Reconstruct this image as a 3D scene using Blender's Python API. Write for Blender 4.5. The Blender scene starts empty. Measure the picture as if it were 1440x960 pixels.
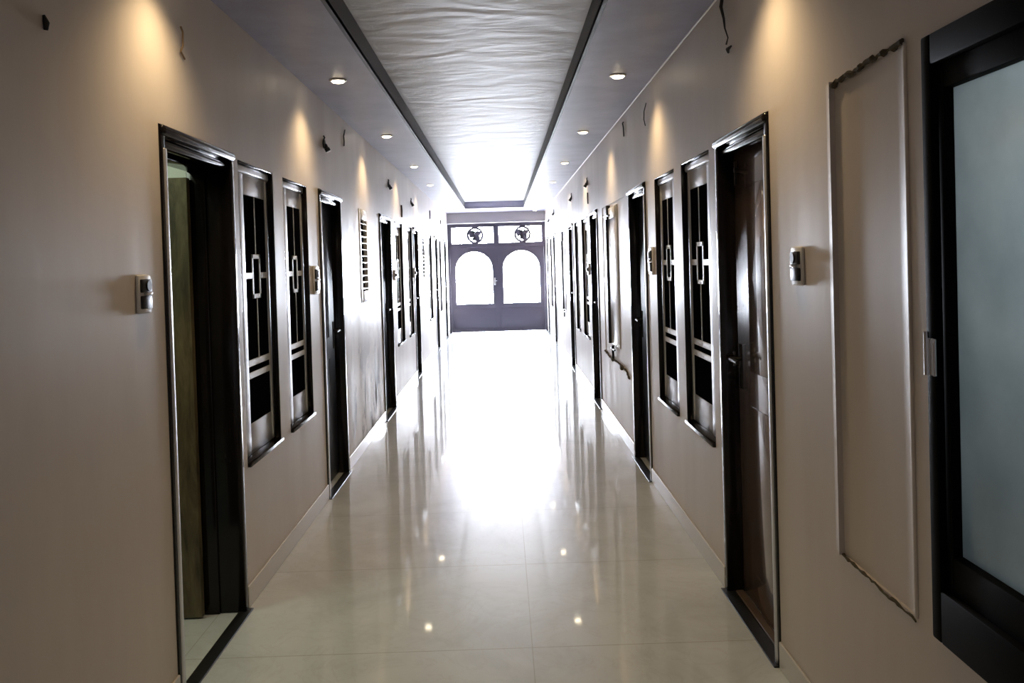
import bpy, bmesh, math, random
from mathutils import Vector, Matrix, noise

random.seed(7)
sc = bpy.context.scene
col = sc.collection

# ---------------------------------------------------------------- camera
F_PX, W_PX, AXIS_Y = 1200.0, 1440.0, 390.6
YAW, PITCH, ROLL, EYE = 0.011431, -0.017429, -0.029426, 1.6
cy_, sy_ = math.cos(YAW), math.sin(YAW)
fwd = Vector((sy_ * math.cos(PITCH), cy_ * math.cos(PITCH), math.sin(PITCH)))
rt = Vector((cy_, -sy_, 0.0))
up = rt.cross(fwd)
rt2 = math.cos(ROLL) * rt + math.sin(ROLL) * up
up2 = -math.sin(ROLL) * rt + math.cos(ROLL) * up
cam_data = bpy.data.cameras.new('camera')
cam = bpy.data.objects.new('camera', cam_data)
col.objects.link(cam)
M3 = Matrix((rt2, up2, -fwd)).transposed()
cam.matrix_world = Matrix.Translation((0, 0, EYE)) @ M3.to_4x4()
cam_data.sensor_fit = 'HORIZONTAL'
cam_data.sensor_width = 36.0
cam_data.lens = 36.0 * F_PX / W_PX
cam_data.shift_y = -(480.0 - AXIS_Y) / W_PX
cam_data.clip_start = 0.05
cam_data.clip_end = 300
sc.camera = cam

# ---------------------------------------------------------------- world, exposure
SKY_STRENGTH = 94.0
DOWNLIGHT_W = 31.0
LENS_STRENGTH = 14.0
world = bpy.data.worlds.new('overcast_sky')
sc.world = world
world.use_nodes = True
bg = world.node_tree.nodes['Background']
bg.inputs[0].default_value = (0.82, 0.88, 1.0, 1)
bg.inputs[1].default_value = SKY_STRENGTH
sc.view_settings.view_transform = 'Standard'
sc.view_settings.look = 'None'
sc.view_settings.gamma = 1.0
sc.view_settings.use_curve_mapping = False
sc.view_settings.exposure = 0.15
sc.cycles.max_bounces = 10
sc.cycles.diffuse_bounces = 6
sc.cycles.glossy_bounces = 5
sc.cycles.sample_clamp_indirect = 12.0
sc.cycles.caustics_reflective = False
sc.cycles.caustics_refractive = False

XL, XR, H, YE, YB = -1.252, 1.039, 2.80, 19.9, -1.6     # corridor: side planes, soffit height, gate plane, rear
WT = 0.20                                               # wall thickness
TX0, TX1, TH, TY1 = -0.755, 0.505, 0.14, 18.38          # tray in the ceiling


def portal(name, loc, rot, sx, sy):
    l = bpy.data.lights.new(name, 'AREA')
    l.shape = 'RECTANGLE'
    l.size, l.size_y = sx, sy
    l.cycles.is_portal = True
    o = bpy.data.objects.new(name, l)
    o.location = loc
    o.rotation_euler = rot
    col.objects.link(o)


portal('sky_portal', ((XL + XR) / 2, YE + 0.12, 1.55), (-math.pi / 2, 0, 0), 2.2, 1.85)


def lamp(name, kind, loc, energy, color, size=0.3, rot=(0, 0, 0)):
    l = bpy.data.lights.new(name, kind)
    l.energy = energy
    l.color = color
    if kind == 'AREA':
        l.size = size
    elif kind == 'POINT':
        l.shadow_soft_size = size
    o = bpy.data.objects.new(name, l)
    o.location = loc
    o.rotation_euler = rot
    col.objects.link(o)
    return o


lamp('left_room_fill', 'POINT', (-2.05, 3.40, 2.60), 26, (0.85, 1.0, 0.78), 0.25)  # added unseen fill, stands in for daylight in the open-door room
lamp('right_room_fill', 'POINT', (XR + 0.62, 1.46, 1.80), 16, (0.90, 0.97, 1.0), 0.15)  # added unseen fill behind the frosted pane, in place of room daylight

# ---------------------------------------------------------------- materials
MATS = {}


def mat(name, base, rough=0.5, metal=0.0, spec=0.5, coat=0.0, emit=None, estr=0.0, ior=1.5):
    m = bpy.data.materials.new(name)
    m.use_nodes = True
    b = m.node_tree.nodes['Principled BSDF']
    b.inputs['Base Color'].default_value = (*base, 1)
    b.inputs['Roughness'].default_value = rough
    b.inputs['Metallic'].default_value = metal
    b.inputs['Specular IOR Level'].default_value = spec
    b.inputs['IOR'].default_value = ior
    b.inputs['Coat Weight'].default_value = coat
    b.inputs['Coat Roughness'].default_value = 0.06
    if emit:
        b.inputs['Emission Color'].default_value = (*emit, 1)
        b.inputs['Emission Strength'].default_value = estr
    MATS[name] = m
    return m


def nodes_of(m):
    return m.node_tree.nodes, m.node_tree.links, m.node_tree.nodes['Principled BSDF']


def coords(m, scale=(1, 1, 1)):
    N, L, b = nodes_of(m)
    g = N.new('ShaderNodeNewGeometry')
    mp = N.new('ShaderNodeMapping')
    mp.inputs['Scale'].default_value = scale
    L.new(g.outputs['Position'], mp.inputs['Vector'])
    return mp.outputs['Vector'], g.outputs['Position']


def noise_tex(m, vec, scale, detail=4, rough=0.5, dist=0.0):
    N, L, b = nodes_of(m)
    n = N.new('ShaderNodeTexNoise')
    n.inputs['Scale'].default_value = scale
    n.inputs['Detail'].default_value = detail
    n.inputs['Roughness'].default_value = rough
    n.inputs['Distortion'].default_value = dist
    L.new(vec, n.inputs['Vector'])
    return n.outputs['Fac']


def ramp(m, fac, stops):
    N, L, b = nodes_of(m)
    r = N.new('ShaderNodeValToRGB')
    els = r.color_ramp.elements
    while len(els) < len(stops):
        els.new(0.5)
    for e, (p, c) in zip(els, stops):
        e.position = p
        e.color = (*c, 1) if len(c) == 3 else c
    L.new(fac, r.inputs['Fac'])
    return r.outputs['Color']


def mix(m, fac, a, b_, mode='MIX'):
    N, L, b = nodes_of(m)
    x = N.new('ShaderNodeMix')
    x.data_type = 'RGBA'
    x.blend_type = mode
    for sock, v in ((x.inputs['Factor'], fac), (x.inputs[6], a), (x.inputs[7], b_)):
        if isinstance(v, (int, float)):
            sock.default_value = v
        elif isinstance(v, tuple):
            sock.default_value = (*v, 1)
        else:
            L.new(v, sock)
    return x.outputs[2]


def math_node(m, op, a, b_=0.0, c=None):
    N, L, _ = nodes_of(m)
    x = N.new('ShaderNodeMath')
    x.operation = op
    for i, v in enumerate((a, b_, c)):
        if v is None:
            continue
        if isinstance(v, (int, float)):
            x.inputs[i].default_value = v
        else:
            L.new(v, x.inputs[i])
    return x.outputs[0]


def bump(m, h, strength=0.2, dist=0.01):
    N, L, b = nodes_of(m)
    x = N.new('ShaderNodeBump')
    x.inputs['Strength'].default_value = strength
    x.inputs['Distance'].default_value = dist
    L.new(h, x.inputs['Height'])
    L.new(x.outputs['Normal'], b.inputs['Normal'])


def smooth(m, v, lo, hi):
    N, L, _ = nodes_of(m)
    x = N.new('ShaderNodeMapRange')
    x.interpolation_type = 'SMOOTHSTEP'
    x.inputs['From Min'].default_value = lo
    x.inputs['From Max'].default_value = hi
    L.new(v, x.inputs['Value'])
    return x.outputs[0]


# wall paint: beige semi-gloss plaster with roller streaks, damp stains on the left wall
def wall_material(name, stains):
    m = mat(name, (0.60, 0.53, 0.46), 0.42, spec=0.45)
    N, L, b = nodes_of(m)
    v1, pos = coords(m, (1, 1, 0.25))
    n1 = noise_tex(m, v1, 2.2, 6, 0.6)
    v2, _ = coords(m, (1, 1, 0.10))
    n2 = noise_tex(m, v2, 5, 2, 0.4)
    c = ramp(m, n1, [(0.3, (0.575, 0.515, 0.475)), (0.7, (0.655, 0.595, 0.555))])
    if stains:
        sep = N.new('ShaderNodeSeparateXYZ')
        L.new(pos, sep.inputs[0])
        y, z = sep.outputs[1], sep.outputs[2]
        vs, _ = coords(m, (1, 1, 0.55))
        ns = noise_tex(m, vs, 3.6, 7, 0.68, 0.6)
        blot = smooth(m, ns, 0.46, 0.58)
        zone = math_node(m, 'MULTIPLY', smooth(m, y, 6.75, 7.2), math_node(m, 'SUBTRACT', 1.0, smooth(m, y, 8.4, 8.8)))
        low = math_node(m, 'SUBTRACT', 1.0, smooth(m, z, 0.45, 1.35))
        k = math_node(m, 'MULTIPLY', math_node(m, 'MULTIPLY', blot, zone), low)
        c = mix(m, math_node(m, 'MULTIPLY', k, 0.85), c, (0.13, 0.12, 0.12))
        L.new(math_node(m, 'MULTIPLY', math_node(m, 'SUBTRACT', 1.0, k), 0.45), b.inputs['Specular IOR Level'])
        foot = math_node(m, 'SUBTRACT', 1.0, smooth(m, z, 0.10, 0.16))
        c = mix(m, math_node(m, 'MULTIPLY', foot, math_node(m, 'MULTIPLY', zone, 0.7)), c, (0.2, 0.18, 0.17))
    L.new(c, b.inputs['Base Color'])
    r = N.new('ShaderNodeMapRange')
    r.inputs['To Min'].default_value = 0.32
    r.inputs['To Max'].default_value = 0.55
    L.new(n2, r.inputs['Value'])
    L.new(r.outputs[0], b.inputs['Roughness'])
    bump(m, n1, 0.18, 0.010)
    return m


WALL_L = wall_material('painted_plaster_left', True)
WALL_R = wall_material('painted_plaster_right', False)

# floor: polished white marble tiles, about one metre square
FLOOR = mat('polished_marble', (0.72, 0.72, 0.70), 0.06, spec=0.10)
N, L, b = nodes_of(FLOOR)
v, pos = coords(FLOOR)
nz = noise_tex(FLOOR, v, 1.6, 8, 0.62, 1.2)
base = ramp(FLOOR, nz, [(0.30, (0.53, 0.57, 0.60)), (0.52, (0.64, 0.685, 0.72)), (0.75, (0.69, 0.735, 0.77))])
vein = noise_tex(FLOOR, v, 2.3, 6, 0.6, 2.5)
veink = math_node(FLOOR, 'SUBTRACT', 1.0, smooth(FLOOR, math_node(FLOOR, 'ABSOLUTE', math_node(FLOOR, 'SUBTRACT', vein, 0.5)), 0.0, 0.03))
base = mix(FLOOR, math_node(FLOOR, 'MULTIPLY', veink, 0.16), base, (0.45, 0.43, 0.41))
sep = N.new('ShaderNodeSeparateXYZ')
L.new(pos, sep.inputs[0])


def seam(axis, off, pitch, half):
    t = math_node(FLOOR, 'SUBTRACT', sep.outputs[axis], off - pitch / 2)
    f = math_node(FLOOR, 'MULTIPLY', math_node(FLOOR, 'FRACT', math_node(FLOOR, 'DIVIDE', t, pitch)), pitch)
    d = math_node(FLOOR, 'ABSOLUTE', math_node(FLOOR, 'SUBTRACT', f, pitch / 2))
    return math_node(FLOOR, 'LESS_THAN', d, half)


sm = math_node(FLOOR, 'MAXIMUM', seam(0, 0.08, 1.45, 0.0018), seam(1, 3.52, 0.985, 0.0030))
base = mix(FLOOR, math_node(FLOOR, 'MULTIPLY', sm, 0.45), base, (0.25, 0.22, 0.19))
L.new(base, b.inputs['Base Color'])
nr = noise_tex(FLOOR, v, 5.0, 4, 0.6)
rr = N.new('ShaderNodeMapRange')
rr.inputs['To Min'].default_value = 0.02
rr.inputs['To Max'].default_value = 0.07
L.new(nr, rr.inputs['Value'])
L.new(rr.outputs[0], b.inputs['Coat Roughness'])
b.inputs['Coat Weight'].default_value = 1.0
b.inputs['Roughness'].default_value = 0.28
bump(FLOOR, noise_tex(FLOOR, v, 3.0, 2, 0.4), 0.05, 0.004)

SOFFIT = mat('soffit_paint', (0.50, 0.48, 0.52), 0.42, spec=0.4)
N, L, b = nodes_of(SOFFIT)
v, _ = coords(SOFFIT)
nz = noise_tex(SOFFIT, v, 3.5, 5, 0.6)
L.new(ramp(SOFFIT, nz, [(0.3, (0.23, 0.225, 0.32)), (0.7, (0.31, 0.305, 0.41))]), b.inputs['Base Color'])
bump(SOFFIT, nz, 0.2, 0.02)

TRAY = mat('glossy_trowelled_plaster', (0.66, 0.65, 0.66), 0.5, spec=0.22)
N, L, b = nodes_of(TRAY)
v, _ = coords(TRAY, (0.7, 1.0, 1))
w1 = noise_tex(TRAY, v, 2.2, 1, 0.4, 1.6)
v3, _ = coords(TRAY, (1.0, 2.2, 1))
w2 = noise_tex(TRAY, v3, 4.5, 2, 0.5, 1.2)
bump(TRAY, math_node(TRAY, 'ADD', w1, math_node(TRAY, 'MULTIPLY', w2, 0.35)), 0.30, 0.035)
L.new(ramp(TRAY, w1, [(0.3, (0.70, 0.70, 0.74)), (0.7, (0.78, 0.78, 0.82))]), b.inputs['Base Color'])

TRAYEDGE = mat('dark_tray_edge', (0.035, 0.033, 0.038), 0.5, spec=0.3)
VARNISH = mat('dark_varnished_wood', (0.010, 0.008, 0.007), 0.13, spec=0.30)
N, L, b = nodes_of(VARNISH)
v, _ = coords(VARNISH, (6, 6, 0.5))
nz = noise_tex(VARNISH, v, 5, 5, 0.6)
L.new(ramp(VARNISH, nz, [(0.3, (0.004, 0.003, 0.003)), (0.75, (0.012, 0.009, 0.008))]), b.inputs['Base Color'])
bump(VARNISH, nz, 0.08, 0.004)
LEAF = mat('brown_varnished_door', (0.16, 0.11, 0.09), 0.22, spec=0.7, coat=0.9)
N, L, b = nodes_of(LEAF)
v, _ = coords(LEAF, (5, 5, 0.35))
nz = noise_tex(LEAF, v, 4, 6, 0.65, 0.5)
L.new(ramp(LEAF, nz, [(0.3, (0.11, 0.075, 0.06)), (0.7, (0.20, 0.14, 0.115))]), b.inputs['Base Color'])
bump(LEAF, nz, 0.03, 0.003)
DARKLEAF = mat('dark_blue_black_door', (0.012, 0.016, 0.028), 0.35, spec=0.4)
OPENLEAF = mat('olive_brown_door', (0.16, 0.13, 0.07), 0.5, spec=0.3)
N, L, b = nodes_of(OPENLEAF)
v, _ = coords(OPENLEAF, (3, 3, 0.5))
nz = noise_tex(OPENLEAF, v, 7, 6, 0.7, 0.6)
L.new(ramp(OPENLEAF, nz, [(0.32, (0.06, 0.05, 0.03)), (0.7, (0.20, 0.165, 0.09))]), b.inputs['Base Color'])
SASH = mat('silver_sheen_sash', (0.62, 0.62, 0.64), 0.33, metal=0.8)  # silver colour stands in for bright reflections on dark varnished frames
N, L, b = nodes_of(SASH)
v, _ = coords(SASH, (1, 1, 1))
nz = noise_tex(SASH, v, 9, 4, 0.6)
bump(SASH, nz, 0.12, 0.006)
BARS = mat('pale_metal_bars', (0.80, 0.80, 0.81), 0.36, metal=0.45)
PANE = mat('black_pane', (0.004, 0.004, 0.006), 0.9, spec=0.0)
GLASSD = mat('dark_glossy_pane', (0.01, 0.011, 0.018), 0.12, spec=0.5)
MATTBLACK = mat('worn_black_paint', (0.003, 0.003, 0.003), 0.6, spec=0.05)
RUSTY = mat('rusty_brown_wire', (0.22, 0.15, 0.09), 0.7)
STONE = mat('black_granite', (0.012, 0.013, 0.013), 0.3)
SILL = mat('worn_brown_sill', (0.09, 0.06, 0.045), 0.6)
SKIRT = mat('skirting_tile', (0.62, 0.60, 0.575), 0.15, spec=0.55)
BLACKMETAL = mat('black_metal', (0.012, 0.012, 0.013), 0.35, metal=0.3)
CHROME = mat('chrome', (0.75, 0.75, 0.77), 0.15, metal=1.0)
WHITEPL = mat('white_plastic', (0.78, 0.77, 0.77), 0.2)
DARKPL = mat('dark_plastic', (0.015, 0.015, 0.015), 0.4)
GATEP = mat('flare_lifted_gate_paint', (0.042, 0.038, 0.055), 0.5, spec=0.3)  # lens flare veil over the gate is put into this lavender tone
BEAM = mat('beam_plaster', (0.24, 0.225, 0.235), 0.6)
CEMENT = mat('rough_dark_cement', (0.10, 0.085, 0.06), 0.9, spec=0.1)
CABLE = mat('black_cable', (0.015, 0.013, 0.012), 0.6)
RING = mat('white_lamp_ring', (0.8, 0.78, 0.74), 0.35)
LENS = mat('warm_lamp_lens', (1, 0.95, 0.85), 0.4, emit=(1.0, 0.86, 0.62), estr=LENS_STRENGTH)
ROOMW = mat('room_plaster', (0.60, 0.62, 0.56), 0.8)
DARKROOM = mat('unlit_room_plaster', (0.45, 0.43, 0.40), 0.9)
TERRACE = mat('pale_terrace_paving', (0.7, 0.68, 0.65), 0.7)
FROST = mat('frosted_glass', (0.78, 0.86, 0.88), 0.55)
N, L, b = nodes_of(FROST)
v, _ = coords(FROST)
nz = noise_tex(FROST, v, 4, 5, 0.6)
L.new(ramp(FROST, nz, [(0.3, (0.70, 0.74, 0.75)), (0.7, (0.86, 0.90, 0.91))]), b.inputs['Base Color'])
tr = N.new('ShaderNodeBsdfTranslucent')
L.new(ramp(FROST, nz, [(0.3, (0.62, 0.68, 0.70)), (0.7, (0.80, 0.85, 0.87))]), tr.inputs['Color'])
gl = N.new('ShaderNodeBsdfGlossy')
gl.inputs['Roughness'].default_value = 0.12
fr = N.new('ShaderNodeFresnel')
fr.inputs['IOR'].default_value = 1.45
ms = N.new('ShaderNodeMixShader')
L.new(fr.outputs[0], ms.inputs[0])
L.new(tr.outputs[0], ms.inputs[1])
L.new(gl.outputs[0], ms.inputs[2])
L.new(ms.outputs[0], N['Material Output'].inputs['Surface'])


# ---------------------------------------------------------------- mesh helpers
class MB:
    def __init__(self):
        self.bm = bmesh.new()

    def box(self, a, c, bev=0.0, seg=2):
        lo = [min(p, q) for p, q in zip(a, c)]
        hi = [max(p, q) for p, q in zip(a, c)]
        r = bmesh.ops.create_cube(self.bm, size=1.0)
        vs = r['verts']
        for v_ in vs:
            for i in range(3):
                v_.co[i] = lo[i] if v_.co[i] < 0 else hi[i]
        if bev > 0:
            es = list({e for v_ in vs for e in v_.link_edges})
            bmesh.ops.bevel(self.bm, geom=es, offset=bev, segments=seg, affect='EDGES', profile=0.5)
        return self

    def sbox(self, s, d0, d1, y0, y1, z0, z1, bev=0.0, seg=2):
        """box on a side wall: d measured into the wall from its face"""
        X = XL if s < 0 else XR
        return self.box((X + s * d0, y0, z0), (X + s * d1, y1, z1), bev, seg)

    def cyl(self, p0, p1, r0, r1=None, seg=20, caps=True):
        p0, p1 = Vector(p0), Vector(p1)
        r1 = r0 if r1 is None else r1
        d = p1 - p0
        q = d.to_track_quat('Z', 'Y').to_matrix().to_4x4()
        bmesh.ops.create_cone(self.bm, cap_ends=caps, cap_tris=False, segments=seg, radius1=r0, radius2=r1,
                              depth=d.length, matrix=Matrix.Translation((p0 + p1) / 2) @ q)
        return self

    def tube(self, pts, r, seg=8):
        pts = [Vector(p) for p in pts]
        rings = []
        for i, p in enumerate(pts):
            t = (pts[min(i + 1, len(pts) - 1)] - pts[max(i - 1, 0)]).normalized()
            a = t.orthogonal().normalized()
            if rings:
                a = (pa - t * pa.dot(t)).normalized()
            pa = a
            bb = t.cross(a)
            rad = r[i] if isinstance(r, (list, tuple)) else r
            rings.append([self.bm.verts.new(p + (a * math.cos(k / seg * 2 * math.pi) + bb * math.sin(k / seg * 2 * math.pi)) * rad) for k in range(seg)])
        for A, B in zip(rings, rings[1:]):
            for k in range(seg):
                self.bm.faces.new((A[k], A[(k + 1) % seg], B[(k + 1) % seg], B[k]))
        self.bm.faces.new(rings[0][::-1])
        self.bm.faces.new(rings[-1])
        return self

    def lathe(self, prof, origin, axis=(0, 0, 1), seg=32):
        """prof: (radius, height) pairs along axis"""
        q = Vector(axis).to_track_quat('Z', 'Y').to_matrix()
        o = Vector(origin)
        rings = []
        for r, h in prof:
            rings.append([self.bm.verts.new(o + q @ Vector((r * math.cos(k / seg * 2 * math.pi), r * math.sin(k / seg * 2 * math.pi), h))) for k in range(seg)])
        for A, B in zip(rings, rings[1:]):
            for k in range(seg):
                self.bm.faces.new((A[k], A[(k + 1) % seg], B[(k + 1) % seg], B[k]))
        self.bm.faces.new(rings[0][::-1])
        self.bm.faces.new(rings[-1])
        return self

    def plate(self, quads, mapf, t):
        """2-D polygons, mapped to 3-D at depth 0 and extruded to depth t"""
        tmp = bmesh.new()
        for qd in quads:
            vs = [tmp.verts.new((p[0], p[1], 0)) for p in qd]
            tmp.faces.new(vs)
        bmesh.ops.remove_doubles(tmp, verts=tmp.verts, dist=1e-5)
        bmesh.ops.recalc_face_normals(tmp, faces=tmp.faces)
        r = bmesh.ops.extrude_face_region(tmp, geom=list(tmp.faces))
        for g in r['geom']:
            if isinstance(g, bmesh.types.BMVert):
                g.co.z = t
        vm = {}
        for v_ in tmp.verts:
            vm[v_] = self.bm.verts.new(mapf(v_.co.x, v_.co.y, v_.co.z))
        for f in tmp.faces:
            try:
                self.bm.faces.new([vm[v_] for v_ in f.verts])
            except ValueError:
                pass
        tmp.free()
        return self

    def build(self, name, m, parent=None, smooth_ang=None):
        bmesh.ops.recalc_face_normals(self.bm, faces=self.bm.faces)
        off = parent_origin(parent)
        for v_ in self.bm.verts:
            v_.co -= off
        me = bpy.data.meshes.new(name)
        self.bm.to_mesh(me)
        self.bm.free()
        me.materials.append(m)
        if smooth_ang:
            for p in me.polygons:
                p.use_smooth = True
            me.set_sharp_from_angle(angle=math.radians(smooth_ang))
        o = bpy.data.objects.new(name, me)
        col.objects.link(o)
        if parent:
            o.parent = parent
        return o


def parent_origin(p):
    v_ = Vector((0, 0, 0))
    while p:
        v_ += p.location
        p = p.parent
    return v_


def tag(o, label, cat, group=None, kind=None):
    o['label'] = label
    o['category'] = cat
    if group:
        o['group'] = group
    if kind:
        o['kind'] = kind
    return o


def empty(name, loc, label, cat, group=None, kind=None):
    o = bpy.data.objects.new(name, None)
    o.empty_display_size = 0.1
    o.location = loc
    col.objects.link(o)
    return tag(o, label, cat, group, kind)


def copy_tree(o, parent=None):
    c = o.copy()
    col.objects.link(c)
    if parent:
        c.parent = parent
    for ch in list(o.children):
        copy_tree(ch, c)
    return c


# ---------------------------------------------------------------- openings
DOORS_L = [(3.17, 4.03), (5.90, 6.71), (8.80, 9.70), (12.12, 12.85), (15.92, 16.68), (18.40, 19.20)]
DOORS_R = [(3.27, 4.08), (6.08, 6.89), (9.14, 9.92), (12.30, 13.10), (16.30, 17.05), (18.75, 19.50)]
WINS_L = [(4.11, 4.74), (4.95, 5.56), (10.06, 10.86), (11.34, 12.02), (14.60, 15.35), (17.00, 17.70)]
WINS_R = [(4.22, 4.88), (5.08, 5.73), (10.20, 11.00), (11.42, 12.05), (17.50, 18.20)]
VENTS_L = [(7.56, 8.01), (13.40, 13.92)]
DOOR_TOP, WZ0, WZ1 = 2.155, 0.65, 2.135
VZ0, VZ1 = 1.285, 2.125
NICHES_R = [(2.17, 2.64, 0.66, 2.13), (7.15, 8.72, 0.66, 2.13), (13.70, 14.95, 0.66, 2.12)]
NEARWIN = (1.42, 2.065, 0.655, 2.115)


def wall_side(name, s, holes, m, label):
    ys = sorted({YB, YE + 0.25} | {round(h_[i], 4) for h_ in holes for i in (0, 1)})
    zs = sorted({0.0, 3.05} | {round(h_[i], 4) for h_ in holes for i in (2, 3)})
    quads = []
    for y0, y1 in zip(ys, ys[1:]):
        for z0, z1 in zip(zs, zs[1:]):
            my, mz = (y0 + y1) / 2, (z0 + z1) / 2
            if any(h_[0] < my < h_[1] and h_[2] < mz < h_[3] for h_ in holes):
                continue
            quads.append([(y0, z0), (y1, z0), (y1, z1), (y0, z1)])
    X = XL if s < 0 else XR
    o = MB().plate(quads, lambda a, b_, c: (X + s * c, a, b_), WT).build(name, m)
    return tag(o, label, 'wall', None, 'structure')


holesL = [(a, b_, 0.0, DOOR_TOP) for a, b_ in DOORS_L] + [(a, b_, WZ0, WZ1) for a, b_ in WINS_L] + [(a, b_, VZ0, VZ1) for a, b_ in VENTS_L]
holesR = [(a, b_, 0.0, DOOR_TOP) for a, b_ in DOORS_R] + [(a, b_, WZ0, WZ1) for a, b_ in WINS_R] + NICHES_R + [NEARWIN]
wall_side('wall_left', -1, holesL, WALL_L, 'long beige plaster wall on the left of the corridor')
wall_side('wall_right', 1, holesR, WALL_R, 'long beige plaster wall on the right of the corridor')

o = MB().box((-5.2, YB - 0.2, -0.12), (5.2, YE + 0.25, 0.0)).build('floor', FLOOR)
tag(o, 'polished white marble tile floor mirroring the gate', 'floor', None, 'structure')

# soffit with the raised tray cut out of it
o = MB().plate([[(XL, YB), (TX0, YB), (TX0, TY1), (XL, TY1)], [(TX1, YB), (XR, YB), (XR, TY1), (TX1, TY1)],
                [(XL, TY1), (TX0, TY1), (TX0, YE), (XL, YE)], [(TX0, TY1), (TX1, TY1), (TX1, YE), (TX0, YE)],
                [(TX1, TY1), (XR, TY1), (XR, YE), (TX1, YE)]],
               lambda a, b_, c: (a, b_, H + c), 0.02).build('ceiling', SOFFIT)
tag(o, 'mauve grey lowered ceiling border along both walls', 'ceiling', None, 'structure')
o = MB().box((TX0 - 0.05, YB, H + TH), (TX1 + 0.05, TY1 + 0.05, H + TH + 0.03)).build('ceiling_tray', TRAY)
tag(o, 'glossy wavy white panel raised along the middle of the ceiling', 'ceiling', None, 'structure')
mb = MB()
mb.box((TX0 - 0.02, YB, H - 0.004), (TX0, TY1 + 0.02, H + TH))
mb.box((TX1, YB, H - 0.004), (TX1 + 0.02, TY1 + 0.02, H + TH))
o = mb.build('trim_1', TRAYEDGE)
tag(o, 'dark upstand edging the raised ceiling panel', 'trim', None, 'structure')
for n, X, s, lab in ((2, XR, -1, 'thin pale bead where ceiling meets the right wall'),):
    o = MB().cyl((X + s * 0.006, YB, H - 0.004), (X + s * 0.006, YE, H - 0.002), 0.005, seg=8).build('trim_%d' % n, RING)
    tag(o, lab, 'trim', None, 'structure')

o = MB().box((TX0, TY1, H - 0.004), (TX1, TY1 + 0.02, H + TH)).build('trim_3', SOFFIT)
tag(o, 'mauve grey upstand closing the far end of the raised ceiling panel', 'trim', None, 'structure')

# end wall: beam over the gate and narrow returns
o = MB().box((XL, YE, 2.555), (XR, YE + 0.2, 3.0)).build('wall_end', BEAM)
tag(o, 'grey plaster beam above the gate at the corridor end', 'wall', None, 'structure')
o = MB().box((-5.2, YB - 0.2, 0), (5.2, YB, 3.05)).build('wall_back', WALL_R)
tag(o, 'plaster wall closing the corridor behind the viewpoint', 'wall', None, 'structure')
o = MB().box((-5.2, YB - 0.2, 3.05), (5.2, YE + 0.25, 3.2)).build('ceiling_slab', DARKROOM)
tag(o, 'concrete slab over the corridor and its rooms', 'ceiling', None, 'structure')

# rooms behind the side walls
for s, nm, word in ((-1, 'wall_rooms_left', 'left'), (1, 'wall_rooms_right', 'right')):
    X = XL if s < 0 else XR
    mb = MB()
    mb.box((X + s * 3.2, YB, 0), (X + s * 3.35, YE + 0.25, 3.05))
    for y in ((4.6, 7.2, 11.2, 13.2, 17.0) if s < 0 else (2.9, 4.1, 7.0, 11.3, 14.0, 17.3)):
        mb.box((X + s * WT, y, 0), (X + s * 3.2, y + 0.1, 3.05))
    mb.box((X + s * WT, YE + 0.15, 0), (X + s * 3.2, YE + 0.25, 3.05))
    o = mb.build(nm, ROOMW)
    tag(o, 'pale walls of the rooms behind the %s wall' % word, 'wall', None, 'structure')

# skirting between the doors
for s, doors, nm, word in ((-1, DOORS_L, 'baseboard_left', 'left'), (1, DOORS_R, 'baseboard_right', 'right')):
    mb = MB()
    y = YB
    for a, b_ in list(doors) + [(YE, YE)]:
        if a - y > 0.02:
            mb.sbox(s, -0.010, 0.0, y, a - 0.001, 0.0, 0.105, 0.003, 1)
        y = b_ + 0.001
    o = mb.build(nm, SKIRT)
    tag(o, 'pale marble skirting along the foot of the %s wall' % word, 'baseboard', None, 'structure')

# ---------------------------------------------------------------- doors
FW = 0.045      # visible width of the wooden frame


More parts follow.
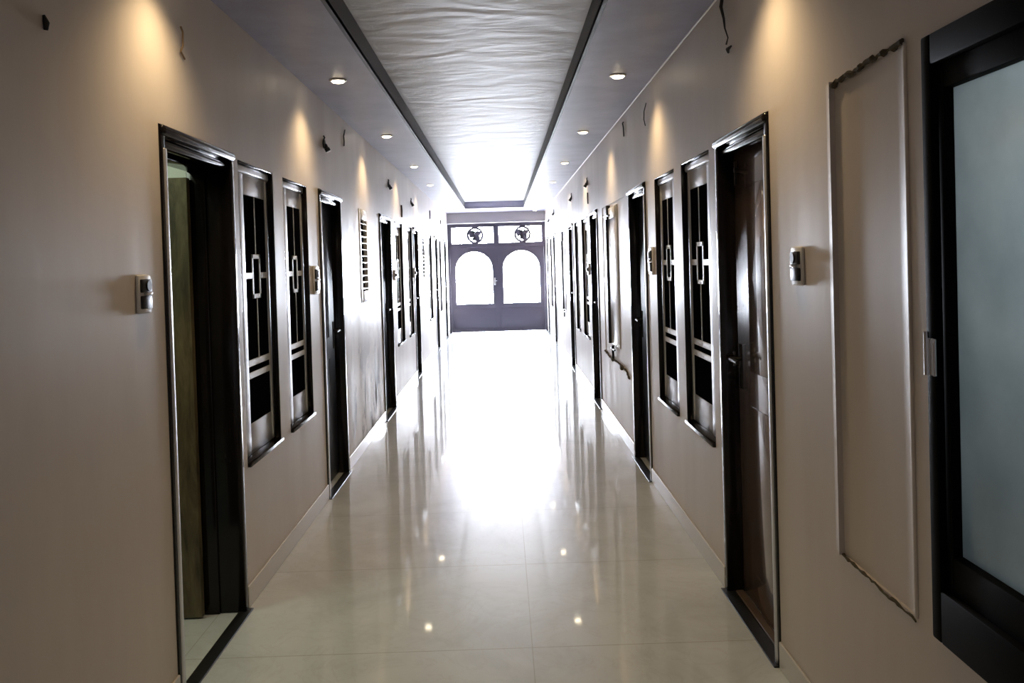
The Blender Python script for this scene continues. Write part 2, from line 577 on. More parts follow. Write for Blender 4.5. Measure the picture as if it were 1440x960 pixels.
def make_door(n, s, y0, y1, label, leaf='closed', leafmat=DARKLEAF, handle=False):
    X = XL if s < 0 else XR
    r = empty('door_%d' % n, (X, (y0 + y1) / 2, 0), label, 'door', None, 'structure')
    zt = DOOR_TOP
    g = 0.001
    mb = MB()
    # stepped frame: outer casing, rebate, inner stop
    for a, c in ((y0 + g, y0 + FW), (y1 - FW, y1 - g)):
        mb.sbox(s, -0.008, WT - g, a, c, 0.0, zt - g, 0.006)
    mb.sbox(s, 0.012, WT - g, y0 + FW - 0.004, y1 - FW + 0.004, zt - 0.05, zt - g, 0.006)
    mb.sbox(s, -0.022, 0.020, y0 + 0.004, y1 - 0.004, zt - 0.044, zt - g, 0.019, 5)
    mb.sbox(s, 0.112, WT - 0.002, y0 + FW - 0.004, y1 - FW + 0.004, zt - 0.088, zt - 0.045, 0.006)
    mb.sbox(s, 0.006, 0.050, y0 + FW - 0.004, y1 - FW + 0.004, zt - 0.084, zt - 0.043, 0.018, 5)
    mb.sbox(s, 0.112, WT - 0.002, y0 + FW - 0.004, y0 + FW + 0.012, 0.0, zt - 0.088, 0.005)
    mb.sbox(s, 0.112, WT - 0.002, y1 - FW - 0.012, y1 - FW + 0.004, 0.0, zt - 0.088, 0.005)
    mb.build('door_frame', VARNISH, r, 35)
    MB().sbox(s, -0.013, 0.004, y0 + FW - 0.026, y0 + FW + 0.003, 0.004, zt - 0.088, 0.006, 3).build('edge_strip', SASH, r, 40)
    MB().sbox(s, -0.03, 0.03, y0 + 0.002, y1 - 0.002, 0.0, 0.006, 0.002, 1).build('threshold', STONE, r)
    if handle:
        MB().sbox(s, 0.031, 0.069, y0 + FW, y1 - FW, 0.0, 0.010, 0.003, 1).build('sill', SILL, r)
    a, c, z1 = y0 + FW + 0.004, y1 - FW - 0.004, zt - 0.056
    if leaf == 'closed':
        mb = MB().sbox(s, 0.070, 0.110, a, c, 0.008, z1, 0.003)
        for (p0, p1) in ((0.16, 0.92), (1.08, 1.92)):
            mb.sbox(s, 0.067, 0.071, a + 0.20, c - 0.20, p0, p1, 0.003)
        lf = mb.build('door_leaf', leafmat, r, 35)
        hx = X + s * 0.070
        hy = c - 0.055
        MB().sbox(s, 0.064, 0.070, hy - 0.022, hy + 0.022, 0.98, 1.19, 0.004).build('lock_plate', BLACKMETAL, lf, 35)
        mb = MB()
        mb.cyl((hx, hy, 1.12), (hx - s * 0.055, hy, 1.12), 0.011)
        mb.tube([(hx - s * 0.05, hy + 0.012, 1.12), (hx - s * 0.055, hy - 0.04, 1.122), (hx - s * 0.052, hy - 0.12, 1.117)], [0.011, 0.0105, 0.009], 12)
        hd = mb.build('handle', BLACKMETAL, lf, 35)
        if handle:
            mb = MB()
            mb.cyl((hx, c - 0.07, 2.0), (hx - s * 0.018, c - 0.07, 2.0), 0.012)
            mb.cyl((hx - s * 0.012, c - 0.07, 1.93), (hx - s * 0.012, c - 0.07, 2.04), 0.006)
            mb.build('tower_bolt', BLACKMETAL, lf, 35)
            MB().sbox(s, 0.045, 0.058, y1 - FW - 0.005, y1 - FW + 0.0005, 1.08, 1.15, 0.001).build('strike_plate', CHROME, r)
    else:  # swung right round into the room on its far hinges
        c -= 0.014
        mb = MB().box((X + s * 0.178, c - 0.042, 0.008), (X + s * (0.178 + c - a), c - 0.002, 2.035), 0.004)
        for (p0, p1) in ((0.16, 0.92), (1.08, 1.90)):
            mb.box((X + s * 0.33, c - 0.049, p0), (X + s * (0.178 + c - a - 0.12), c - 0.041, p1), 0.005)
        lf = mb.build('door_leaf', leafmat, r, 35)
        hx = X + s * (0.178 + c - a - 0.06)
        mb = MB().cyl((hx, c - 0.04, 1.12), (hx, c - 0.1, 1.12), 0.011)
        mb.tube([(hx + s * 0.01, c - 0.095, 1.12), (hx - s * 0.05, c - 0.1, 1.122), (hx - s * 0.12, c - 0.097, 1.117)], [0.011, 0.0105, 0.009], 12)
        mb.build('handle', BLACKMETAL, lf, 35)
        mb = MB()
        for zz in (0.3, 1.05, 1.8):
            mb.cyl((X + s * 0.203, c + 0.0, zz - 0.05), (X + s * 0.203, c + 0.0, zz + 0.05), 0.009)
        mb.build('hinge', BLACKMETAL, r, 35)
    return r


LD = ['open doorway nearest on the left wall, its olive door swung into a lit room',
      'dark doorway on the left wall between the barred windows and the stained plaster',
      'dark doorway on the left wall just past the stained plaster',
      'dark doorway on the left wall after the second pair of barred windows',
      'narrow dark doorway on the left wall, second from the gate',
      'last dark doorway on the left wall, right beside the gate']
RD = ['shiny brown closed door with black lever handle, nearest on the right wall',
      'dark blue doorway on the right wall past the first two barred windows',
      'dark blue doorway on the right wall past the plastered-up broad recess',
      'dark doorway on the right wall after the second pair of barred windows',
      'narrow dark doorway on the right wall, second from the gate',
      'last dark doorway on the right wall, right beside the gate']
n = 1
for i, (a, b_) in enumerate(DOORS_L):
    make_door(n, -1, a, b_, LD[i], 'open' if i == 0 else 'closed', OPENLEAF if i == 0 else DARKLEAF)
    n += 1
for i, (a, b_) in enumerate(DOORS_R):
    make_door(n, 1, a, b_, RD[i], 'closed', LEAF if i == 0 else DARKLEAF, i == 0)
    n += 1


# ---------------------------------------------------------------- barred windows
def make_window(n, s, y0, y1, label):
    X = XL if s < 0 else XR
    z0, z1 = WZ0, WZ1
    g = 0.001
    r = empty('window_%d' % n, (X, (y0 + y1) / 2, z0), label, 'window', None, 'structure')
    mb = MB()
    t = 0.007
    f = 0.032
    kk = 1 + f / abs(X)
    for a, c in ((y0 + g, y0 + t), (y1 - t, y1 - g)):
        mb.sbox(s, 0.001, 0.12, a, c, z0 + g, z1 - g, 0.002)
    mb.sbox(s, 0.001, 0.12, y0 + t - 0.002, y1 - t + 0.002, z1 - t, z1 - g, 0.003)
    mb.sbox(s, -0.016, 0.12, y0 + t - 0.002, y1 - t + 0.002, z0 + g, z0 + 0.022, 0.004)
    mb.build('window_frame', VARNISH, r, 35)
    a, c, b0, b1 = y0 + t, y1 - t, z0 + 0.022, z1 - t
    p, q = (y0 + (0.085 if s < 0 else 0.062)) * kk, c - 0.036
    ztop, zbot = 1.985, 0.825
    mb = MB()
    mb.sbox(s, f, f + 0.04, a, max(p - 0.085, a + 0.05), b0, b1, 0.006, 3)
    mb.sbox(s, f + 0.001, f + 0.04, max(p - 0.083, a + 0.052), p, b0, b1, 0.008, 3)
    mb.sbox(s, f, f + 0.04, q, c, b0, b1, 0.008, 3)
    mb.sbox(s, f - 0.012, f + 0.04, a, c, b1 - 0.042, b1, 0.010, 3)
    mb.build('sash', SASH, r, 35)
    MB().sbox(s, f + 0.006, f + 0.04, p, q, ztop, b1 - 0.04, 0.004).build('top_panel', SASH, r, 35)
    MB().sbox(s, f + 0.006, f + 0.04, p, q, b0, zbot, 0.004).build('bottom_panel', SASH, r, 35)
    MB().sbox(s, f + 0.010, f + 0.018, p, q, zbot, ztop).build('pane', PANE, r)
    # ornamental bars
    m_ = (p + q) / 2
    hw = (q - p) * 0.19
    mb = MB()
    d0, d1 = f + 0.005, f + 0.0105
    zA, zB, bw = 1.455, 1.685, 0.024
    mb.sbox(s, d0, d1, m_ - hw, m_ - hw + bw, zA, zB, 0.002, 1)
    mb.sbox(s, d0, d1, m_ + hw - bw, m_ + hw, zA, zB, 0.002, 1)
    mb.sbox(s, d0, d1, m_ - hw, m_ + hw, zB - bw, zB, 0.002, 1)
    mb.sbox(s, d0, d1, m_ - hw, m_ + hw, zA, zA + bw, 0.002, 1)
    mb.sbox(s, d0, d1, p, m_ - hw, 1.558, 1.590, 0.002, 1)
    mb.sbox(s, d0, d1, m_ + hw, q, 1.558, 1.590, 0.002, 1)
    mb.sbox(s, d0, d1, m_ - 0.0045, m_ + 0.0045, zB, ztop, 0.002, 1)
    mb.sbox(s, d0, d1, m_ - 0.0045, m_ + 0.0045, 1.14, zA, 0.002, 1)
    mb.sbox(s, d0, d1, p, q, 1.112, 1.146, 0.002, 1)
    mb.sbox(s, d0, d1, p, q, 1.050, 1.082, 0.002, 1)
    mb.build('lattice', BARS, r, 35)
    return r


LW = ['barred silver-framed window nearest on the left wall, just past the open doorway',
      'second barred window on the left wall, just before a white switchboard',
      'barred window on the left wall, first past the third doorway',
      'barred window on the left wall, just before the fourth doorway',
      'bright narrow barred window on the left wall past the far slatted vent',
      'last barred window on the left wall, between the two farthest doorways']
RW = ['barred silver-framed window nearest on the right wall, beside the shiny brown door',
      'second barred window on the right wall, just before a white switchboard',
      'barred window on the right wall, first past the third doorway',
      'barred window on the right wall, just before the fourth doorway',
      'last barred window on the right wall, between the two farthest doorways']
n = 1
for i, (a, b_) in enumerate(WINS_L):
    make_window(n, -1, a, b_, LW[i])
    n += 1
for i, (a, b_) in enumerate(WINS_R):
    make_window(n, 1, a, b_, RW[i])
    n += 1

# the big dark window at the right edge
y0, y1, z0, z1 = NEARWIN
r = empty('window_%d' % n, (XR, (y0 + y1) / 2, z0), 'large frosted window in a wide black frame at the near right edge', 'window', None, 'structure')
n += 1
mb = MB()
mb.sbox(1, -0.012, 0.13, y1 - 0.045, y1 - 0.001, z0 + 0.001, z1 - 0.001, 0.006)
mb.sbox(1, -0.012, 0.13, y0 + 0.001, y0 + 0.045, z0 + 0.001, z1 - 0.001, 0.006)
mb.sbox(1, -0.012, 0.13, y0 + 0.043, y1 - 0.043, z1 - 0.075, z1 - 0.001, 0.006)
mb.sbox(1, -0.012, 0.13, y0 + 0.043, y1 - 0.043, z0 + 0.001, z0 + 0.13, 0.006)
mb.build('window_frame', MATTBLACK, r, 35)
mb = MB()
mb.sbox(1, 0.006, 0.055, y1 - 0.072, y1 - 0.044, z0 + 0.128, z1 - 0.073, 0.005)
mb.sbox(1, 0.006, 0.055, y0 + 0.044, y0 + 0.072, z0 + 0.128, z1 - 0.073, 0.005)
mb.sbox(1, 0.006, 0.055, y0 + 0.07, y1 - 0.07, z1 - 0.135, z1 - 0.074, 0.005)
mb.sbox(1, 0.006, 0.055, y0 + 0.07, y1 - 0.07, z0 + 0.129, z0 + 0.22, 0.005)
sash = mb.build('sash', MATTBLACK, r, 35)
MB().sbox(1, 0.03, 0.036, y0 + 0.07, y1 - 0.07, z0 + 0.215, z1 - 0.13).build('pane', FROST, sash)
mb = MB()
mb.cyl((XR - 0.016, y1 - 0.012, 1.30), (XR - 0.016, y1 - 0.012, 1.405), 0.007)
mb.cyl((XR - 0.014, y1 - 0.045, 1.30), (XR - 0.014, y1 - 0.045, 1.38), 0.004)
mb.sbox(1, -0.015, -0.011, y1 - 0.05, y1 - 0.008, 1.30, 1.39, 0.001, 1)
mb.build('hinge', CHROME, r, 35)


# ---------------------------------------------------------------- plastered-up windows
def ragged(mb, s, pts, w, d, seed):
    """an irregular raised seam of cement along pts (y, z) on a side wall"""
    X = XL if s < 0 else XR
    rnd = random.Random(seed)
    P, R_ = [], []
    for (ya, za), (yb, zb) in zip(pts, pts[1:]):
        k = max(2, int(math.hypot(yb - ya, zb - za) / 0.018))
        for i in range(k):
            t = i / k
            P.append((X - s * d * rnd.uniform(0.2, 1), ya + (yb - ya) * t + rnd.uniform(-.002, .002), za + (zb - za) * t + rnd.uniform(-w, w) * 0.55))
            R_.append(w * rnd.uniform(0.35, 1.0))
    mb.tube(P, R_, 6)


y0, y1, z0, z1 = NICHES_R[0]
r = empty('blocked_window', (XR, (y0 + y1) / 2, z0), 'plastered-up window panel between the shiny brown door and the frosted window', 'blocked window', None, 'structure')
prof = [(y1 + 0.05, -0.001), (y1 + 0.022, -0.003), (y1 + 0.004, -0.009), (y1 - 0.002, -0.012), (y1 - 0.006, 0.004), (y1 - 0.05, 0.008),
        (y0 + 0.06, 0.008), (y0 + 0.024, 0.006), (y0 + 0.006, -0.001), (y0 - 0.004, -0.005), (y0 - 0.012, -0.004), (y0 - 0.016, -0.001)]
mb = MB()
zs = [z0 - 0.0, z0 + 0.01, z1 - 0.01, z1 + 0.0]
grid = [[mb.bm.verts.new((XR + d, y, z)) for (y, d) in prof] for z in zs]
back = [[mb.bm.verts.new((XR + 0.16 if y0 < y < y1 else XR - 0.0005, min(max(y, y0), y1) if y0 < y < y1 else y, z)) for (y, d) in prof] for z in (zs[0], zs[-1])]
for A, B in zip(grid, grid[1:]):
    for k in range(len(prof) - 1):
        mb.bm.faces.new((A[k], A[k + 1], B[k + 1], B[k]))
for A, B in ((grid[0], back[0]), (grid[-1], back[1]), (back[0], back[1])):
    for k in range(len(prof) - 1):
        mb.bm.faces.new((A[k], A[k + 1], B[k + 1], B[k]))
mb.build('plaster_panel', WALL_R, r, 50)
mb = MB()
ragged(mb, 1, [(y1 + 0.0, z1 - 0.01), (y0 - 0.02, z1 + 0.005)], 0.011, 0.004, 3)
ragged(mb, 1, [(y1 + 0.01, z0 + 0.0), (y0 - 0.02, z0 - 0.01)], 0.006, 0.003, 4)
mb.build('cement_seam', CEMENT, r)

y0, y1, z0, z1 = NICHES_R[1]
r = empty('blocked_window', (XR, (y0 + y1) / 2, z0), 'broad plastered-up recess with a bolted shutter between the second and third right doorways', 'blocked window', None, 'structure')
MB().sbox(1, 0.006, 0.15, y0 + 0.001, y1 - 0.001, z0 + 0.001, z1 - 0.001).build('plaster_panel', WALL_R, r)
mb = MB().sbox(1, -0.004, 0.017, 7.62, 8.20, 0.80, 2.10, 0.005)
sh = mb.build('shutter', WHITEPL, r, 35)
MB().sbox(1, -0.030, 0.017, 8.201, 8.225, 0.80, 2.07, 0.002, 1).build('shutter_edge', BLACKMETAL, r)
MB().sbox(1, -0.014, -0.004, 7.66, 8.12, 1.99, 2.09, 0.004).build('top_rail', RING, sh, 35)
mb = MB()
X = XR
mb.cyl((X - 0.02, 7.98, 0.68), (X - 0.02, 7.98, 0.80), 0.012)
mb.cyl((X - 0.02, 7.86, 0.765), (X - 0.02, 8.10, 0.765), 0.009)
mb.cyl((X - 0.014, 8.20, 1.22), (X - 0.014, 8.20, 1.32), 0.014)
mb.cyl((X - 0.014, 8.20, 1.38), (X - 0.014, 8.20, 1.44), 0.014)
mb.cyl((X - 0.022, 8.02, 2.02), (X - 0.022, 8.40, 2.03), 0.009)
mb.sbox(1, -0.030, 0.017, 8.12, 8.20, 1.99, 2.12, 0.004)
mb.build('tower_bolt', BLACKMETAL, r, 35)
mb = MB()
ragged(mb, 1, [(8.72, 0.675), (8.2, 0.65), (7.7, 0.665), (7.2, 0.655), (7.05, 0.60)], 0.010, 0.010, 5)
mb.build('cement_seam', CEMENT, r)
mb = MB()
for (ya, za) in ((8.1, 0.67), (7.5, 0.66)):
    mb.sbox(1, -0.022, 0.0, ya - 0.04, ya + 0.04, za - 0.03, za + 0.01, 0.006)
mb.build('cement_lump', CEMENT, r, 35)

y0, y1, z0, z1 = NICHES_R[2]
r = empty('blocked_window', (XR, (y0 + y1) / 2, z0), 'pale plastered-up recess between the fourth and fifth right doorways', 'blocked window', None, 'structure')
MB().sbox(1, 0.006, 0.15, y0 + 0.001, y1 - 0.001, z0 + 0.001, z1 - 0.001).build('plaster_panel', WALL_R, r)
sh = MB().sbox(1, -0.004, 0.017, 13.95, 14.40, 0.80, 2.08, 0.005).build('shutter', WHITEPL, r, 35)
MB().sbox(1, -0.030, 0.017, 14.401, 14.44, 0.80, 2.05, 0.002, 1).build('shutter_edge', BLACKMETAL, r)
mb = MB().cyl((X - 0.02, 14.2, 0.68), (X - 0.02, 14.2, 0.80), 0.014)
mb.cyl((X - 0.02, 14.05, 0.765), (X - 0.02, 14.35, 0.765), 0.010)
mb.sbox(1, -0.030, 0.017, 14.3, 14.40, 1.95, 2.10, 0.004)
mb.build('tower_bolt', BLACKMETAL, r, 35)


# ---------------------------------------------------------------- slatted vents
def make_vent(y0, y1, label):
    s, z0, z1, g = -1, VZ0, VZ1, 0.001
    r = empty('slatted_vent', (XL, (y0 + y1) / 2, z0), label, 'vent', 'slatted vents in the left wall')
    t = 0.075
    mb = MB()
    mb.sbox(s, -0.004, 0.10, y0 + g, y0 + t, z0 + g, z1 - g, 0.004)
    mb.sbox(s, -0.004, 0.10, y1 - t * 0.6, y1 - g, z0 + g, z1 - g, 0.004)
    mb.sbox(s, -0.005, 0.10, y0 + t, y1 - t * 0.6, z1 - 0.095, z1 - g, 0.004)
    mb.sbox(s, -0.005, 0.10, y0 + t, y1 - t * 0.6, z0 + g, z0 + 0.10, 0.004)
    mb.build('vent_frame', WHITEPL, r, 35)
    mb = MB()
    k = 11
    for i in range(k):
        zc = z0 + 0.10 + (z1 - z0 - 0.195) * (i + 0.5) / k
        q = [(-0.002, zc - 0.010), (0.028, zc + 0.002), (0.028, zc + 0.008), (-0.002, zc - 0.003)]
        vs0 = [mb.bm.verts.new((XL + s * d, y0 + t, z)) for d, z in q]
        vs1 = [mb.bm.verts.new((XL + s * d, y1 - t * 0.6, z)) for d, z in q]
        for j in range(4):
            mb.bm.faces.new((vs0[j], vs0[(j + 1) % 4], vs1[(j + 1) % 4], vs1[j]))
        mb.bm.faces.new(vs0[::-1])
        mb.bm.faces.new(vs1)
    mb.build('slats', WHITEPL, r)
    MB().sbox(s, 0.030, 0.040, y0 + t, y1 - t * 0.6, z0 + 0.10, z1 - 0.095).build('backing', PANE, r)


make_vent(*VENTS_L[0], 'pale slatted vent on the left wall above the damp stained plaster')
make_vent(*VENTS_L[1], 'small far slatted vent on the left wall just past the fourth doorway')

# ---------------------------------------------------------------- gate
gate = empty('metal_gate', ((XL + XR) / 2, YE, 0), 'grey metal double gate with two arched openings at the corridor end', 'gate')
GX0, GX1, GT = XL + 0.004, XR - 0.004, 2.55
XM = -0.100


def gp(t0):
    return lambda a, b_, c: (a, YE + t0 + c, b_)


TR = [(-1.150, -0.180), (-0.050, 0.945)]     # transom lights
TZ0, TZ1 = 2.085, 2.455
BZ = 2.0
xs = [GX0, TR[0][0], TR[0][1], TR[1][0], TR[1][1], GX1]
zs = [BZ, TZ0, TZ1, GT]
quads = []
for i in range(5):
    for j in range(3):
        if j == 1 and i in (1, 3):
            continue
        quads.append([(xs[i], zs[j]), (xs[i + 1], zs[j]), (xs[i + 1], zs[j + 1]), (xs[i], zs[j + 1])])
mb = MB().plate(quads, gp(0.02), 0.05)
mb.box((GX0, YE + 0.005, 0), (GX0 + 0.045, YE + 0.085, GT), 0.004)
mb.box((GX1 - 0.045, YE + 0.005, 0), (GX1, YE + 0.085, GT), 0.004)
mb.box((GX0, YE + 0.019, BZ - 0.016), (GX1, YE + 0.08, BZ + 0.01), 0.002)
mb.box((GX0, YE + 0.019, GT - 0.04), (GX1, YE + 0.08, GT), 0.004)
mb.build('gate_frame', GATEP, gate, 35)


def arch_leaf(x0, x1, ax0, ax1):
    za, zs_, rz = 0.665, 1.475, 0.420
    n_ = 28
    cx, rx = (ax0 + ax1) / 2, (ax1 - ax0) / 2
    top = BZ - 0.012
    q = [[(x0, 0.012), (ax0, 0.012), (ax0, za), (x0, za)], [(ax1, 0.012), (x1, 0.012), (x1, za), (ax1, za)],
         [(ax0, 0.012), (ax1, 0.012), (ax1, za), (ax0, za)],
         [(x0, za), (ax0, za), (ax0, zs_), (x0, zs_)], [(ax1, za), (x1, za), (x1, zs_), (ax1, zs_)],
         [(x0, zs_), (ax0, zs_), (ax0, top), (x0, top)], [(ax1, zs_), (x1, zs_), (x1, top), (ax1, top)]]
    pts = [(cx - rx * math.cos(math.pi * k / n_), zs_ + rz * math.sin(math.pi * k / n_)) for k in range(n_ + 1)]
    for a, b_ in zip(pts, pts[1:]):
        q.append([a, b_, (b_[0], top), (a[0], top)])
    mb_ = MB().plate(q, gp(0.025), 0.04)
    lf_ = mb_.build('gate_leaf', GATEP, gate)
    rim = [(ax0, YE + 0.022, za)] + [(p[0], YE + 0.022, p[1]) for p in pts] + [(ax1, YE + 0.022, za), (ax0, YE + 0.022, za)]
    MB().tube(rim, 0.009, 8).build('arch_rim', GATEP, lf_, 60)
    mb_ = MB()
    mb_.box((x0 + 0.06, YE + 0.018, 0.10), (x1 - 0.06, YE + 0.026, 0.56), 0.006)
    mb_.build('kick_panel', GATEP, lf_, 35)
    return lf_


l1 = arch_leaf(GX0 + 0.047, XM - 0.002, -1.085, -0.215)
l2 = arch_leaf(XM + 0.002, GX1 - 0.047, 0.020, 0.885)
mb = MB().box((XM - 0.095, YE + 0.0, 1.10), (XM - 0.055, YE + 0.026, 1.27), 0.004)
mb.cyl((XM - 0.09, YE - 0.02, 1.20), (XM - 0.02, YE - 0.02, 1.20), 0.010)
mb.cyl((XM - 0.075, YE + 0.01, 1.20), (XM - 0.075, YE - 0.02, 1.20), 0.008)
mb.build('latch', CHROME, l1, 35)
MB().box((XM - 0.02, YE + 0.064, 0.012), (XM + 0.02, YE + 0.075, BZ - 0.012), 0.003).build('meeting_strip', GATEP, l1, 35)

for (a, c), cx in zip(TR, (-0.605, 0.500)):
    R_ = 0.172
    for e0, e1 in ((a, cx - R_), (cx + R_, c)):
        mb = MB()
        k = max(3, round((e1 - e0) / 0.065))
        for i in range(1, k):
            x = e0 + (e1 - e0) * i / k
            mb.box((x - 0.0035, YE + 0.04, TZ0), (x + 0.0035, YE + 0.047, TZ1))
        for j in range(1, 6):
            zz = TZ0 + (TZ1 - TZ0) * j / 6
            mb.box((e0, YE + 0.039, zz - 0.0035), (e1, YE + 0.048, zz + 0.0035))
        mb.box((cx - R_ - 0.006 if e0 == a else cx + R_ - 0.006, YE + 0.036, TZ0), (cx - R_ + 0.006 if e0 == a else cx + R_ + 0.006, YE + 0.05, TZ1))
        mb.build('lattice', GATEP, gate)
    zc = (TZ0 + TZ1) / 2
    mb = MB()
    ann = []
    for t in range(40):
        a0, a1 = t * math.pi / 20, (t + 1) * math.pi / 20
        ann.append([(cx + q_ * math.cos(w_), zc + q_ * math.sin(w_)) for q_, w_ in ((0.146, a0), (0.198, a0), (0.198, a1), (0.146, a1))])
    mb.plate(ann, gp(0.034), 0.012)
    # leaf-like blades of the pierced medallion
    for ang, ln, wd, r0 in ((150, 0.18, 0.090, 0.0), (100, 0.12, 0.026, 0.03), (28, 0.17, 0.070, 0.0), (295, 0.18, 0.085, 0.0), (245, 0.15, 0.036, 0.0),
                            (200, 0.165, 0.022, 0.0), (340, 0.12, 0.018, 0.04), (60, 0.15, 0.016, 0.05), (125, 0.165, 0.018, 0.02)):
        ca, sa = math.cos(math.radians(ang)), math.sin(math.radians(ang))
        poly = []
        k = 12
        for i in range(k + 1):
            t = i / k
            poly.append((r0 + (ln - r0) * t, wd * math.sin(math.pi * t ** 0.8)))
        for i in range(k - 1, 0, -1):
            t = i / k
            poly.append((r0 + (ln - r0) * t, -wd * 0.8 * math.sin(math.pi * t ** 0.9)))
        mb.plate([[(cx + p[0] * ca - p[1] * sa, zc + p[0] * sa + p[1] * ca) for p in poly]], gp(0.036), 0.008)
    mb.build('medallion', GATEP, gate)

o = MB().box((-6, YE + 0.25, -0.15), (6, YE + 9, -0.02)).build('terrace_floor', TERRACE)
tag(o, 'pale sunlit terrace paving beyond the gate', 'terrace', None, 'structure')


# ---------------------------------------------------------------- downlights
def make_downlight(x, y, label):
    r = empty('downlight', (x, y, H), label, 'ceiling light', 'recessed ceiling downlights')
    mb = MB().lathe([(0.036, -0.001), (0.052, -0.001), (0.056, -0.003), (0.055, -0.007), (0.048, -0.010), (0.042, -0.009), (0.036, -0.003)], (x, y, H), seg=36)
    mb.build('trim_ring', RING, r, 40)
    MB().lathe([(0.0365, -0.0035), (0.039, -0.0125), (0.034, -0.0175), (0.020, -0.0205), (0.006, -0.0215)], (x, y, H), seg=36).build('lens', LENS, r, 60)
    l = bpy.data.lights.new('downlight_beam', 'SPOT')
    l.energy = DOWNLIGHT_W
    l.color = (1.0, 0.73, 0.40)
    l.spot_size = math.radians(124)
    l.spot_blend = 1.0
    l.shadow_soft_size = 0.03
    lo = bpy.data.objects.new('downlight_beam', l)
    lo.location = (0, 0, -0.035)
    lo.parent = r
    col.objects.link(lo)
    return r


PL = [(-1.02, 3.12, 'warm downlight over the open left doorway, overhead and nearest the viewer'),
      (-1.01, 5.48, 'warm downlight in the left ceiling border, largest one visible on that side'),
      (-1.02, 7.85, 'warm downlight in the left ceiling border, second visible from the viewer'),
      (-1.02, 10.30, 'warm downlight in the left ceiling border, third visible from the viewer'),
      (-1.03, 12.73, 'warm downlight in the left ceiling border, fourth visible from the viewer'),
      (-1.03, 17.40, 'small warm downlight in the left ceiling border, the one closest to the gate')]
PR = [(0.79, 3.16, 'warm downlight over the shiny brown door, overhead and nearest the viewer'),
      (0.79, 5.56, 'warm downlight in the right ceiling border, largest one visible on that side'),
      (0.79, 7.93, 'warm downlight in the right ceiling border, second visible from the viewer'),
      (0.80, 10.35, 'warm downlight in the right ceiling border, third visible from the viewer'),
      (0.80, 12.80, 'warm downlight in the right ceiling border, fourth visible from the viewer'),
      (0.80, 15.35, 'small warm downlight in the right ceiling border, third from the gate'),
      (0.80, 17.35, 'small warm downlight in the right ceiling border, second from the gate'),
      (0.79, 19.55, 'tiny warm downlight against the beam above the gate, right side')]
first = None
for x, y, lab in PL + PR:
    if first is None:
        first = make_downlight(x, y, lab)
        continue
    c = copy_tree(first)
    c.location = (x, y, H)
    c['label'] = lab


# ---------------------------------------------------------------- switchboards
def make_switch(s, y, z, w, h, label, dep=0.013, two=True):
    X = XL if s < 0 else XR
    r = empty('switchboard', (X, y, z), label, 'switch', 'switchboards on the corridor walls')
    MB().sbox(s, -dep, -0.0005, y - w / 2, y + w / 2, z - h / 2, z + h / 2, 0.006, 3).build('cover_plate', WHITEPL, r, 35)
    n_ = 2 if two else 1
    for i in range(n_):
        zc = z + (h * 0.21 if i == 0 else -h * 0.21) if two else z
        mb_ = MB().sbox(s, -dep - 0.010, -dep + 0.002, y - w * 0.40, y + w * 0.34, zc - h * 0.17, zc + h * 0.17, 0.004)
        if i == 0:
            mb_.cyl((X - s * (dep + 0.008), y, zc), (X - s * (dep + 0.016), y, zc), 0.022 * min(1, h / 0.16), seg=20)
        mb_.build('socket', DARKPL, r, 35)
    MB().sbox(s, -dep - 0.012, -dep + 0.001, y - w * 0.12, y + w * 0.36, z - h * 0.035, z + h * 0.045, 0.004).build('rocker', WHITEPL, r, 35)
    return r


make_switch(-1, 2.975, 1.53, 0.105, 0.135, 'worn switchboard on the left wall just before the open doorway')
make_switch(1, 2.965, 1.56, 0.105, 0.135, 'worn switchboard on the right wall beside the shiny brown door')
make_switch(-1, 5.72, 1.525, 0.15, 0.19, 'white switchboard with dark sockets by the second left doorway')
make_switch(1, 5.88, 1.585, 0.14, 0.19, 'white switchboard with dark sockets by the second right doorway')
make_switch(-1, 9.86, 1.50, 0.14, 0.12, 'small white switch beside the third left doorway', 0.028, False)
make_switch(1, 10.05, 1.50, 0.12, 0.14, 'small white switch beside the third right doorway', 0.028, False)
make_switch(-1, 12.07, 1.50, 0.07, 0.14, 'small white switch beside the fourth left doorway', 0.028, False)


# ---------------------------------------------------------------- lamp holders and loose wires high on the walls
def make_holder(s, y, z, label):
    X = XL if s < 0 else XR
    r = empty('lamp_holder', (X, y, z), label, 'lamp holder', 'empty lamp holders high on the walls')
    MB().lathe([(0.030, 0.0005), (0.034, 0.004), (0.033, 0.012), (0.018, 0.016)], (X, y, z), (-s, 0, 0), 24).build('wall_rose', DARKPL, r, 40)
    d = Vector((-s * 0.42, 0, -0.9)).normalized()
    MB().lathe([(0.010, 0.0), (0.014, 0.008), (0.014, 0.030), (0.019, 0.034), (0.019, 0.056), (0.016, 0.058)],
               Vector((X - s * 0.010, y, z)), d, 20).build('socket', DARKPL, r, 40)
    MB().tube([(X - s * 0.004, y - 0.004, z + 0.03), (X - s * 0.012, y - 0.002, z + 0.045), (X - s * 0.003, y + 0.004, z + 0.06)], 0.005, 8).build('wire', CABLE, r, 60)
    return r


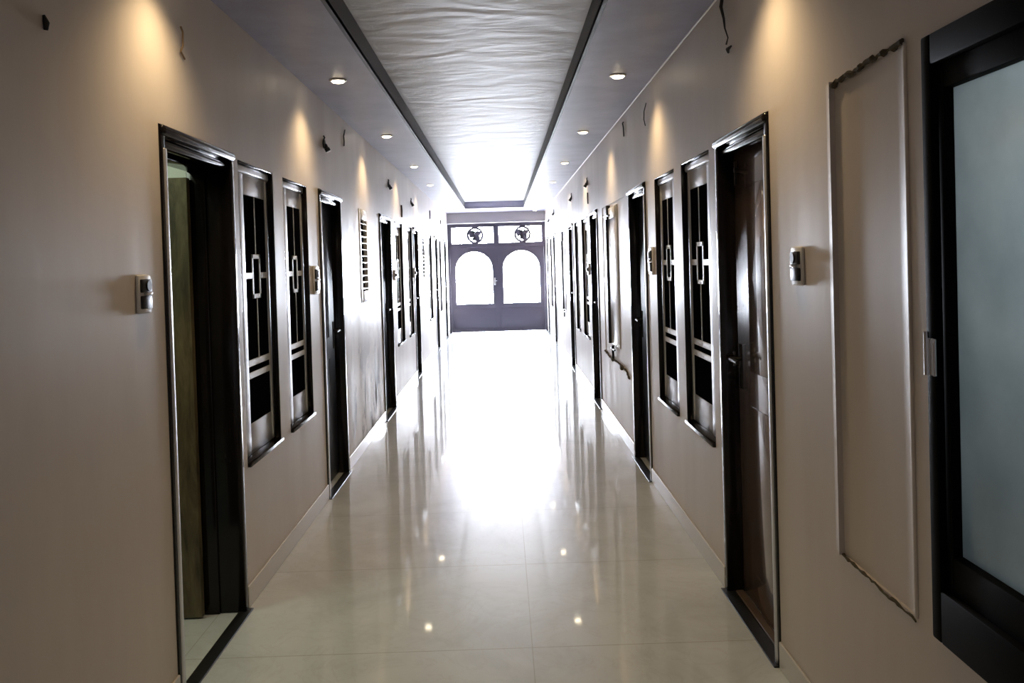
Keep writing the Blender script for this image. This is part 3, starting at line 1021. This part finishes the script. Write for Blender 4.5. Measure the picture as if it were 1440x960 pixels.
H0 = make_holder(-1, 6.14, 2.49, 'empty lamp holder high on the left wall above the second doorway')
H1 = make_holder(1, 10.08, 2.52, 'empty lamp holder high on the right wall near the third downlight glow')
for src, X, y, z, lab in ((H0, XL, 9.62, 2.52, 'empty lamp holder high on the left wall above the third doorway'),
                          (H0, XL, 12.0, 2.49, 'empty lamp holder high on the left wall before the fourth doorway'),
                          (H1, XR, 12.33, 2.52, 'empty lamp holder high on the right wall above the fourth doorway'),
                          (H1, XR, 16.50, 2.55, 'far empty lamp holder high on the right wall above the fifth doorway'),
                          (H1, XR, 18.2, 2.50, 'farthest empty lamp holder high on the right wall, close to the gate')):
    c = copy_tree(src)
    c.location = (X, y, z)
    c['label'] = lab


def make_wire(s, pts, rad, label, m=CABLE):
    X = XL if s < 0 else XR
    o_ = MB().tube([(X - s * d, y, z) for d, y, z in pts], rad, 8).build('loose_wire', m, None, 60)
    tag(o_, label, 'wire', 'loose wires on the walls')
    return o_


make_wire(-1, [(0.006, 3.42, 2.575), (0.020, 3.40, 2.55), (0.012, 3.42, 2.525), (0.016, 3.41, 2.50), (0.008, 3.405, 2.475), (0.006, 3.45, 2.455)], 0.004, 'short crooked wire end beside the nearest left wall glow', RUSTY)
make_wire(-1, [(0.001, 2.395, 2.325), (0.007, 2.398, 2.305), (0.004, 2.40, 2.285)], [0.005, 0.009, 0.006], 'small dark hole, built as a raised plug, high on the shadowy near left wall')  # hole in the wall, modelled as a raised dark plug
make_wire(-1, [(0.007, 6.98, 2.72), (0.013, 6.93, 2.70), (0.008, 6.91, 2.66), (0.009, 6.92, 2.62), (0.006, 6.93, 2.585)], 0.0055, 'thin hooked wire on the left wall just under the ceiling')
make_wire(-1, [(0.007, 10.80, 2.37), (0.009, 10.81, 2.30), (0.007, 10.80, 2.22)], 0.010, 'short straight cable stub on the left wall above the third barred window')
make_wire(-1, [(0.007, 15.1, 2.57), (0.009, 15.11, 2.5), (0.007, 15.1, 2.42)], 0.010, 'far cable stub on the left wall above the fifth barred window')
make_wire(-1, [(0.007, 17.7, 2.53), (0.009, 17.71, 2.5), (0.007, 17.7, 2.45)], 0.012, 'farthest cable stub on the left wall, close to the gate')
make_wire(1, [(0.006, 3.86, 2.79), (0.014, 3.87, 2.73), (0.009, 3.845, 2.67), (0.012, 3.82, 2.62), (0.007, 3.79, 2.57), (0.010, 3.81, 2.545)], [0.008, 0.008, 0.006, 0.004, 0.003, 0.004], 'dark frayed cable hanging from the ceiling on the near right wall')
make_wire(1, [(0.006, 3.795, 2.505), (0.014, 3.775, 2.515), (0.006, 3.745, 2.522)], [0.005, 0.009, 0.004], 'small dark hook below the frayed cable on the near right wall')
make_wire(1, [(0.007, 7.02, 2.73), (0.012, 7.03, 2.72), (0.008, 7.015, 2.68), (0.009, 7.0, 2.61)], 0.006, 'short dark cable stub on the right wall above the broad recess')
make_wire(1, [(0.007, 5.92, 2.68), (0.016, 5.96, 2.63), (0.012, 6.0, 2.58), (0.010, 5.96, 2.53)], 0.0035, 'curled wire beside the second glow on the right wall')
make_wire(1, [(0.007, 10.04, 2.40), (0.009, 10.05, 2.34), (0.007, 10.04, 2.27)], 0.007, 'thin cable stub on the right wall below the lamp holder')
